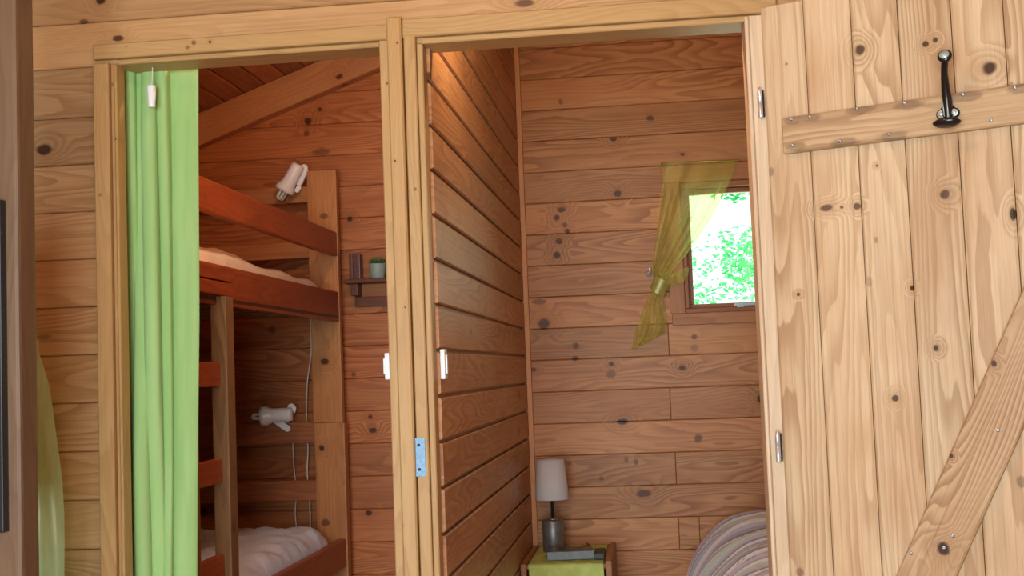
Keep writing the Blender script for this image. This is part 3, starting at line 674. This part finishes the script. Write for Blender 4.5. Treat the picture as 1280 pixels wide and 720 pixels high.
def wr2(x, y): return 0.004*math.sin(x*9+y*34+2.2*math.sin(x*5+y*3))+.004*math.sin(y*61+x*17+1.4*math.sin(x*11))+.006*math.sin(x*40-y*22)
o = soft_slab('mattress', -2.085, -1.312, .26, 1.975, .44, .572, .07, m_sheet2, wr2, corner=.14); tag(o, 'bluish-white sheeted mattress with a rounded corner on the lower bunk', 'mattress')

# clip-on reading lamps: head along -Z of the local frame
def spot(loc, ax, label, clamps, scl=1.3):
    t = empty('clip_lamp', loc); tag(t, label, 'lamp', 'clip-on reading lamps of the bunk bed')
    A = Vector(ax).normalized(); R_ = A.to_track_quat('Z', 'Y').to_matrix().to_4x4() @ Matrix.Scale(scl, 4)
    hd = lathe('lamp_head', [(.0001, .050), (.016, .051), (.020, .047), (.0215, .040), (.0225, -.010), (.0240, -.018), (.0310, -.034), (.0335, -.047), (.0320, -.047), (.0290, -.034), (.0200, -.014), (.0001, -.012)], m_white, t, 36, R_)
    for d in (-.0125, .0125):
        pth = [Vector((d, -.006, -.020)), Vector((d, -.006, -.066)), Vector((d, -.003, -.074)), Vector((d, .003, -.074)), Vector((d, .006, -.066)), Vector((d, .006, -.020))]
        tube('tube_bulb', [R_ @ p for p in smoothpath(pth, 5)], .0056, m_bulb, hd, 12)
    for pa, pb, w_, dy in clamps:
        pa, pb = Vector(pa)-Vector(loc), Vector(pb)-Vector(loc); pa.y = pb.y = dy; D_ = (pb-pa).normalized(); S_ = D_.cross(Vector((0, 1, 0))); v = []
        for q in range(28):
            a_ = 2*math.pi*(q+.5)/28; v.append((pb if math.cos(a_) > 0 else pa)+D_*math.cos(a_)*w_+S_*math.sin(a_)*w_)
        m0 = len(v); v += [p+Vector((0, .006, 0)) for p in v]
        f = [tuple(range(m0)), tuple(reversed(range(m0, 2*m0)))]+[(q, (q+1) % m0, m0+(q+1) % m0, m0+q) for q in range(m0)]
        mesh_obj('clamp_jaw', v, f, m_white, t, False)
    tube('swivel', [(0, 0, 0), (.006, .030, .0)], .008, m_white, t, 14)
    return t
pu = atY(364, 223, 1.955); pv = atY(375, 204, 1.955); pw = atY(353, 243, 1.955)
spot(pu, pv-pw, 'white clip-on reading lamp pointing down above the upper bunk', [(atY(378, 209, 1.955), atY(372, 226, 1.955), .016, .022), (atY(370, 237, 1.955), atY(372, 234, 1.955), .010, .016), (atY(380, 212, 1.955), atY(370, 234, 1.955), .009, .030)])
pl_ = atY(346, 519, 1.95); spot(pl_, atY(366, 517, 1.95)-atY(322, 520, 1.95), 'white clip-on reading lamp pointing left above the lower bunk', [(atY(344, 527, 1.95), atY(357, 536, 1.95), .013, .022), (atY(362, 510, 1.95), atY(363, 511, 1.95), .017, .024), (atY(364, 514, 1.95), atY(356, 526, 1.95), .009, .030)])
o = tube('power_cord', smoothpath([atY(*q, 2.06) for q in ((384, 238), (388, 252), (388, 300), (387, 330), (390, 345), (387, 380), (388, 405), (389, 440), (384, 480), (383, 526), (385, 560), (384, 590), (387, 625), (388, 660))]), .0026, m_cord); tag(o, 'long white cord running down the wall beside the bunk post', 'power cord')
o = tube('power_cord', smoothpath([atY(*q, 2.06) for q in ((364, 510), (366, 530), (366, 552), (368, 590), (371, 612), (369, 640), (371, 662))]), .0024, m_cord); tag(o, 'short white cord hanging below the lower reading lamp', 'power cord')

# ------------------------------------------------------------------ little shelf with a frame and a plant
wl_shelf = wood('dark_shelf_wood', (.16, .055, .028), (.09, .03, .015), (.12, .04, .02), [], 'xz', .7, .6, density=0, tonevar=.1)
sh = empty('wall_shelf', (-1.13, YB, 1.5)); tag(sh, 'small dark wooden shelf on the far wall of the bunk room', 'shelf')
for nm, a in (('shelf_board', (-1.272, -.99, YB-.10, YB-.001, 1.556, 1.573)), ('bracket', (-1.245, -1.215, YB-.085, YB-.001, 1.505, 1.5555)), ('bracket', (-1.05, -1.02, YB-.085, YB-.001, 1.505, 1.5555)), ('back_rail', (-1.245, -1.02, YB-.014, YB-.0005, 1.46, 1.504))):
    o = boxobj(nm, *a, wl_shelf, None, 'x', .004); o.parent = sh; o.location = -sh.location
bk_ = empty('wooden_book_end', (-1.225, YB-.06, 1.574)); tag(bk_, 'dark red upright wooden ornament at the left end of the wall shelf', 'ornament')
o = boxobj('upright_panel', -1.236, -1.205, YB-.075, YB-.025, 1.5735, 1.680, plain('dark_red_wood', (.10, .022, .014), .35, nz=.2), None, 'z', .003); o.parent = bk_; o.location = -bk_.location
o = boxobj('side_panel', -1.2555, -1.238, YB-.06, YB-.03, 1.5735, 1.684, wl_shelf, None, 'z', .006); o.parent = bk_; o.location = -bk_.location
pt_ = empty('potted_succulent', (-1.135, YB-.05, 1.574)); tag(pt_, 'small green succulent in a pale green-grey pot on the wall shelf', 'potted plant')
lathe('pot', [(.0001, 0), (.028, 0), (.030, .002), (.036, .058), (.036, .062), (.032, .062), (.030, .050), (.0001, .050)], plain('grey_green_pot', (.30, .36, .32), .5, nz=.05), pt_, 32)
lv = []; lf = []
for k in range(34):
    a_ = k*2.4; el = .35+.9*(k/34); ln = .040-.012*(k/34); d = Vector((math.cos(a_)*math.cos(el), math.sin(a_)*math.cos(el), math.sin(el))); sd = d.cross(Z_).normalized(); nn_ = sd.cross(d)
    b = len(lv); base = Vector((0, 0, .056))+Vector((math.cos(a_), math.sin(a_), 0))*.012*(1-k/34)
    for t_, w_ in ((0, .35), (.35, .95), (.7, .9), (1, .05)):
        for q in range(6):
            an = q*math.pi/3; lv.append(base+d*ln*t_+sd*.0085*w_*math.cos(an)+nn_*.0035*w_*math.sin(an)+Z_*.004*t_)
    for r_ in range(3):
        for q in range(6): lf.append((b+r_*6+q, b+r_*6+(q+1) % 6, b+(r_+1)*6+(q+1) % 6, b+(r_+1)*6+q))
    lf.append(tuple(b+18+q for q in range(6)))
mesh_obj('leaves', lv, lf, plain('succulent_green', (.07, .14, .035), .5, nz=.35, nscale=40), pt_)

# ------------------------------------------------------------------ nightstand corner
ns = empty('nightstand', (-.36, 1.83, 0)); tag(ns, 'small reddish wooden nightstand in the corner of the lamp room', 'nightstand')
NX0, NX1, NY0, NY1, NZ = -.526, -.19, 1.60, 2.095, .452
def np_(nm, *a, tone=None): o = boxobj(nm, *a, wl_stand, None, 'y' if 'panel' in nm else 'x', .003, tone); o.parent = ns; o.location = -ns.location
np_('side_panel', NX0, NX0+.022, NY0, NY1, 0, NZ, tone=.9); np_('side_panel', NX1-.022, NX1, NY0, NY1, 0, NZ+.006, tone=.2)
np_('top', NX0+.0225, NX1-.0225, NY0+.004, NY1, NZ-.022, NZ-.004); np_('back_board', NX0+.0225, NX1-.0225, NY1-.014, NY1, .04, NZ-.023)
np_('shelf', NX0+.0225, NX1-.0225, NY0+.01, NY1-.015, .20, .218); np_('shelf', NX0+.0225, NX1-.0225, NY0+.01, NY1-.015, .03, .048)
# lime runner over the top and down the front
s = NT('lime_cloth'); oc = s.n('ShaderNodeTexCoord').outputs['Object']; n_ = s.noise(oc, 500, 2); n2_ = s.noise(oc, 25, 2)
s.bsdf(s.mix(s.rng(n2_, .3, .7), (.47, .56, .15), (.56, .65, .21)), .9, bump=n_, bs=.3, bd=.001, spec=.15); m_lime = s.m
def runner(a, b):
    x = NX0+.030+(NX1-NX0-.060)*b; Ltop = NY1-.02-NY0+.006; t = a*(Ltop+.30)
    wv = .0018*math.sin(b*17+a*6)+.0015*math.sin(b*43+t*30)
    if t < Ltop: return Vector((x, NY1-.02-t, NZ-.0005+abs(wv)))
    u = t-Ltop; th = min(u/.012, 1)*math.pi/2
    return Vector((x+.003*math.sin(u*20), NY1-.02-Ltop-.006*math.sin(th)-abs(wv)*2*min(1, u*12), NZ-.0005-max(0, u-.006)-.004*(1-math.cos(th))))
o = cloth_grid('table_runner', 90, 50, runner, m_lime); md = o.modifiers.new('solid', 'SOLIDIFY'); md.thickness = .0015; md.offset = 1
tag(o, 'lime green cloth runner draped over the nightstand', 'table runner')
# lamp
lx, ly = atY(692.5, 686, 1.90).x, 1.90; TZ = NZ+.003
tl_ = empty('table_lamp', (lx, ly, TZ)); tag(tl_, 'small table lamp with pale tapered shade and grey cylindrical base', 'lamp')
lathe('lamp_base', [(.0001, 0), (.041, 0), (.0425, .002), (.0425, .117), (.040, .121), (.036, .123), (.0001, .124)], plain('brushed_grey_metal', (.20, .20, .185), .42, metal=.55, nz=.15, nscale=25), tl_, 40)
lathe('base_collar', [(.0001, .1235), (.022, .1235), (.021, .127), (.014, .130), (.0001, .131)], m_screw, tl_, 32)
lathe('lamp_stem', [(.0001, .130), (.0065, .130), (.0065, .195), (.010, .196), (.010, .235), (.0001, .236)], plain('dark_brown_stem', (.03, .018, .016), .35), tl_, 20)
s = NT('lamp_linen'); oc = s.n('ShaderNodeTexCoord').outputs['Object']; n_ = s.noise(oc, 420, 2); pb = s.bsdf(s.mix(n_, (.52, .50, .51), (.62, .60, .61)), .85, bump=n_, bs=.2, bd=.0005, spec=.1); m_shade = s.m
zs0 = .203; zs1 = .357
sh_ = lathe('lamp_shade', [(.0675, zs0), (.0680, zs0+.003), (.0545, zs1), (.0530, zs1), (.0660, zs0+.003), (.0675, zs0)], m_shade, tl_, 56, close=False)
for k in range(3):
    a_ = k*2.094; tube('shade_spider', [(0, 0, .236), (.056*math.cos(a_), .056*math.sin(a_), zs1-.02)], .0015, m_steel, sh_, 6)
o = tube('lamp_cord', smoothpath([(lx+.043, ly+.01, TZ+.012), (lx+.07, ly+.03, TZ+.010), (lx+.10, ly+.06, TZ+.005), (lx+.13, ly+.12, TZ+.004), (lx+.12, ly+.165, TZ+.004)]), .0028, m_black); o.parent = tl_; o.location = (-lx, -ly, -TZ)
# books
def book(name, cx, cy_, z, w, d, h, rot, cov, label, spinecol=None):
    t = empty(name, (cx, cy_, z), rot); tag(t, label, 'book')
    def b_(nm, *a, mat, ch=.001): o = boxobj(nm, *a, mat, None, 'x', ch); o.parent = t; return o
    b_('cover', -w/2, w/2, -d/2, d/2, 0, .0025, mat=cov); b_('cover', -w/2, w/2, -d/2, d/2, h-.0025, h, mat=cov)
    b_('pages', -w/2+.004, w/2-.004, -d/2+.004, d/2-.004, .0026, h-.0026, mat=plain('pages', (.45, .43, .38), .9, nz=.1, nscale=200))
    b_('spine', -w/2, w/2, -d/2-.003, -d/2+.001, 0, h, mat=spinecol or cov, ch=.0015); return t
m_cov = plain('dark_photo_cover', (.085, .080, .082), .35, nz=.9, nscale=30); m_spine = plain('grey_blue_spine', (.17, .21, .22), .45, nz=.12, nscale=80)
bz = NZ+.0035; bp2 = atY(704, 695, 1.66)
book('book', -.352, 1.735, bz, .175, .125, .030, math.radians(7), m_cov, 'thick grey-blue book with dark cover lying in front of the table lamp', m_spine)
o = boxobj('notebook', -.258, -.218, 1.66, 1.80, bz, bz+.022, plain('black_notebook', (.03, .03, .032), .5, nz=.3), None, 'x', .004); tag(o, 'small black notebook at the right end of the nightstand beside the grey book', 'notebook')

# ------------------------------------------------------------------ double bed with patchwork quilt
BX0, BX1, BY0, BY1 = .11, 1.52, .16, 2.00
bd = empty('double_bed', ((BX0+BX1)/2, (BY0+BY1)/2, 0)); tag(bd, 'low wooden bed under the patchwork quilt right of the nightstand', 'bed')
def bq(nm, *a, mat=wl_stand, ch=.004): o = boxobj(nm, *a, mat, None, 'x', ch); o.parent = bd; o.location = -bd.location
bq('side_rail', BX0+.02, BX1, BY0, BY0+.03, .18, .30); bq('side_rail', BX0+.02, BX1, BY1-.03, BY1, .18, .30); bq('end_board', BX0, BX0+.02, BY0, BY1, .18, .32); bq('end_board', BX1, BX1+.02, BY0, BY1, .18, .60)
for x in (BX0+.022, BX1-.065):
    for y in (BY0+.032, BY1-.092): bq('leg', x, x+.06, y, y+.06, 0, .18)
bq('mattress', BX0+.022, BX1-.002, BY0+.032, BY1-.032, .20, .40, mat=plain('ticking', (.7, .68, .62), .9), ch=.03)
s = NT('patchwork_quilt'); uv = s.n('ShaderNodeTexCoord').outputs['Object']; sp_ = s.n('ShaderNodeSeparateXYZ'); s.put(sp_.inputs[0], uv)
wav = s.noise(uv, 3.5, 2); t_ = s.mth('ADD', s.mth('ADD', s.mth('MULTIPLY', sp_.outputs[1], 1.0), s.mth('MULTIPLY', sp_.outputs[0], -.12)), s.mth('MULTIPLY', wav, .06)); t_ = s.mth('FRACT', s.mth('MULTIPLY', t_, 1.9))
lil, gry, wht, mnt, dkp, pnk = (.56, .55, .70), (.38, .40, .52), (.88, .92, 1.0), (.60, .76, .72), (.24, .20, .30), (.66, .50, .60)
base = s.ramp(t_, [(0, wht), (.07, lil), (.15, gry), (.19, wht), (.25, dkp), (.29, lil), (.36, mnt), (.50, wht), (.56, gry), (.60, lil), (.66, pnk), (.70, wht), (.78, dkp), (.82, gry), (.88, lil), (.95, wht)], 'CONSTANT')
vo = s.n('ShaderNodeTexVoronoi'); s.put(vo.inputs['Vector'], uv); vo.inputs['Scale'].default_value = 38
fl = s.mth('MULTIPLY', s.rng(vo.outputs['Distance'], .25, .40, 1, 0), s.rng(s.noise(s.vec('MULTIPLY', uv, (3, 14, 3)), 1, 2), .52, .60))
vcs = s.n('ShaderNodeSeparateColor'); s.put(vcs.inputs[0], vo.outputs['Color'])
flc = s.ramp(vcs.outputs[0], [(0, (.42, .16, .22)), (.35, (.18, .16, .12)), (.6, (.60, .60, .62)), (.8, (.16, .24, .16))], 'CONSTANT')
colq = s.mix(s.mth('MULTIPLY', fl, .75), base, flc)
thin = s.mth('FRACT', s.mth('MULTIPLY', t_, 14)); colq = s.mix(s.rng(thin, .80, .9, 0, .35), colq, (.62, .62, .66))
qn = s.noise(uv, 16, 3, .5, .5); s.bsdf(colq, .9, bump=qn, bs=.3, bd=.01, spec=.12, Sheen_Weight=.2); m_quilt = s.m
def quilt(i, j, nx=90, ny=90):
    a_, b_ = i/nx, j/ny; ext = .30
    # cross-sections along x: hem at floor side, over the rounded end, flat on top
    tx = a_*(1.9); R = .30
    if tx < .16: x, z = .088, .12+tx
    elif tx < .16+R*math.pi/2: th = (tx-.16)/R; x, z = .088+R*(1-math.cos(th)), .28+R*math.sin(th)
    else: x, z = .088+R+(tx-.16-R*math.pi/2), .58
    y = BY0-.06+(BY1-BY0+.09)*b_
    e = min(b_, 1-b_)*(BY1-BY0); rr = .10; 
    if e < rr: z -= (1-math.sqrt(1-(1-e/rr)**2))*.26*min(1, (z-.22)/.3)
    n_ = .007*math.sin(y*19+x*7)+.005*math.sin(x*23-y*11+2*math.sin(y*6))
    return Vector((x-.005*math.sin(y*16), y, z+n_))
qv = [quilt(i, j) for i in range(91) for j in range(91)]; qf = [(i*91+j, (i+1)*91+j, (i+1)*91+j+1, i*91+j+1) for i in range(90) for j in range(90) if qv[i*91+j].x < BX1-.01]
o = mesh_obj('quilt', qv, qf, m_quilt, None, True); md = o.modifiers.new('solid', 'SOLIDIFY'); md.thickness = .018; md.offset = 0
tag(o, 'puffy patchwork quilt in lilac, grey and mint stripes on the bed', 'quilt')

# ------------------------------------------------------------------ left foreground
py_ = -.55; xr_ = atY(46, 360, py_+.075).x; xl_ = atY(5, 360, py_).x
o = boxobj('support_post', xl_-.03, xr_, py_, py_+.075, 0, roof(xr_)-.02, wl_post_dark, None, 'z', .009, .5); tag(o, 'brown varnished upright post at the left edge in front of the planks', 'post')
za, zb_ = atY(4, 665, py_-.012).z, atY(4, 250, py_-.012).z
o = boxobj('dark_panel', xl_-.20, atY(6, 450, py_-.012).x, py_-.024, py_-.001, za, zb_, m_dark, None, 'z', .003); tag(o, 'narrow near-black panel edge fixed to the brown post at the far left', 'panel')
m_org2 = organza('green_organza', (.56, .88, .50), .42, (50, 50, 8), (.72, .92, .62, 1))
SE = [(440, 46), (450, 50), (480, 60), (510, 66), (540, 71), (570, 76), (600, 80), (640, 82), (680, 81), (720, 79), (800, 78)]
yS = -.14
def sheer(a, b):
    pyy = 425+(860-425)*a; ex = interp(pyy, [q[0] for q in SE], [q[1] for q in SE]); p_ = atY(ex, pyy, yS); x0 = p_.x-.40-.05*a
    x = x0+(p_.x-x0)*b; return Vector((x, yS+.020*math.sin((1-b)*26+a*2)*(.3+.7*a)*min(1, (1-b)*6+.15)-.010*math.sin(a*7+b*5), p_.z))
o = cloth_grid('sheer_curtain', 70, 90, sheer, m_org2); tag(o, 'sheer pale green curtain bulging out from behind the brown post at left', 'curtain')

# ------------------------------------------------------------------ lamps that light the rooms (above the picture)
s = NT('glowing_bulb'); em = s.n('ShaderNodeEmission'); em.inputs[0].default_value = (1, .72, .42, 1); em.inputs[1].default_value = 6; s.put(s.out.inputs[0], em.outputs[0]); m_glow = s.m
for (x, y, z), lb in ((LAMP_MAIN, 'bare warm bulb hanging from the ceiling of the front room'), (LAMP_ROOM, 'bare warm bulb above the doorway inside the lamp room'), (FILL_BUNK, 'added unseen warm bulb that brightens the bunk room')):
    t = empty('hanging_bulb', (x, y, z+.06)); tag(t, lb, 'ceiling lamp')
    lathe('bulb_socket', [(.0001, 0), (.016, 0), (.018, .04), (.010, .05), (.0001, .05)], m_white, t, 20, Matrix.Translation((0, 0, .0)))
    tube('bulb_cord', [(0, 0, .05), (0, 0, roof(x)-z-.06)], .003, m_white, t, 8)

# ------------------------------------------------------------------ outdoors, seen through the little window
s = NT('grass'); oc = s.n('ShaderNodeTexCoord').outputs['Object']; s.bsdf(s.mix(s.noise(oc, 8, 3), (.05, .16, .03), (.12, .28, .06)), .9); m_grass = s.m
v = [(-30, -25, -.25), (30, -25, -.25), (30, 40, -.25), (-30, 40, -.25)]
g = mesh_obj('ground', v, [(0, 1, 2, 3)], m_grass, None, False); tag(g, kind='structure')
s = NT('fresh_leaf'); oc = s.n('ShaderNodeTexCoord').outputs['Object']; col = s.mix(s.rng(s.noise(oc, 2.2, 2), .35, .65), (.14, .62, .26), (.42, .90, .50))
df = s.n('ShaderNodeBsdfDiffuse'); s.put(df.inputs[0], col); tl = s.n('ShaderNodeBsdfTranslucent'); s.put(tl.inputs[0], col); mx = s.n('ShaderNodeMixShader'); mx.inputs[0].default_value = .5
s.put(mx.inputs[1], df.outputs[0]); s.put(mx.inputs[2], tl.outputs[0]); s.put(s.out.inputs[0], mx.outputs[0]); m_leaf = s.m
m_bark = plain('bark', (.12, .08, .05), .9, nz=.3, nscale=15)
rnd = random.Random(3)
def tree(x, y, h, cr, nleaf, label, low):
    t = empty('tree', (x, y, -.25)); tag(t, label, 'tree')
    tube('trunk', smoothpath([(0, 0, 0), (.05, 0, h*.35), (-.05, .05, h*.7), (0, 0, h*.95)], 6), .09, m_bark, t, 12, None)
    lv = []; lf = []; cl = [(Vector((rnd.uniform(-cr, cr), rnd.uniform(-cr, cr)*.7, rnd.uniform(low, h))), rnd.uniform(.28, .6)) for _ in range(46)]
    for k in range(14):
        c_, r_ = cl[k]; tube('branch', smoothpath([(0, 0, max(.5, c_.z-.7)), (c_.x*.5, c_.y*.5, c_.z-.25), tuple(c_)], 4), .018, m_bark, t, 6)
    for k in range(nleaf):
        c_, r_ = cl[rnd.randrange(46)]; d = Vector((rnd.gauss(0, 1), rnd.gauss(0, 1), rnd.gauss(0, 1))).normalized()*r_*rnd.random()**.4
        p_ = c_+d; a1 = Vector((rnd.gauss(0, 1), rnd.gauss(0, 1), rnd.gauss(0, .6))).normalized(); a2 = a1.cross(Vector((rnd.gauss(0, 1), rnd.gauss(0, 1), rnd.gauss(0, 1)))).normalized(); nn_ = a1.cross(a2); l_ = rnd.uniform(.026, .046); w_ = l_*.38
        b = len(lv); lv += [p_-a1*l_, p_-a1*l_*.2+a2*w_+nn_*.006, p_+a1*l_*.5+a2*w_*.7+nn_*.004, p_+a1*l_, p_+a1*l_*.5-a2*w_*.7+nn_*.004, p_-a1*l_*.2-a2*w_+nn_*.006]
        lf += [(b, b+1, b+2, b+3), (b, b+3, b+4, b+5)]
    mesh_obj('foliage', lv, lf, m_leaf, t, False)
tree(1.95, 7.0, 4.2, 1.30, 21000, 'leafy bright green tree filling the right of the small window', 1.0)
tree(-.9, 12.0, 4.0, 1.2, 9000, 'smaller leafy tree farther out at the left of the small window', 1.2)

o = tube('overhead_wire', [(-3, 5.2, 2.47), (-.5, 5.2, 2.43), (1.2, 5.2, 2.44), (4.5, 5.2, 2.50)], .006, m_black); tag(o, 'thin dark cable stretched outdoors across the top of the small window', 'cable')
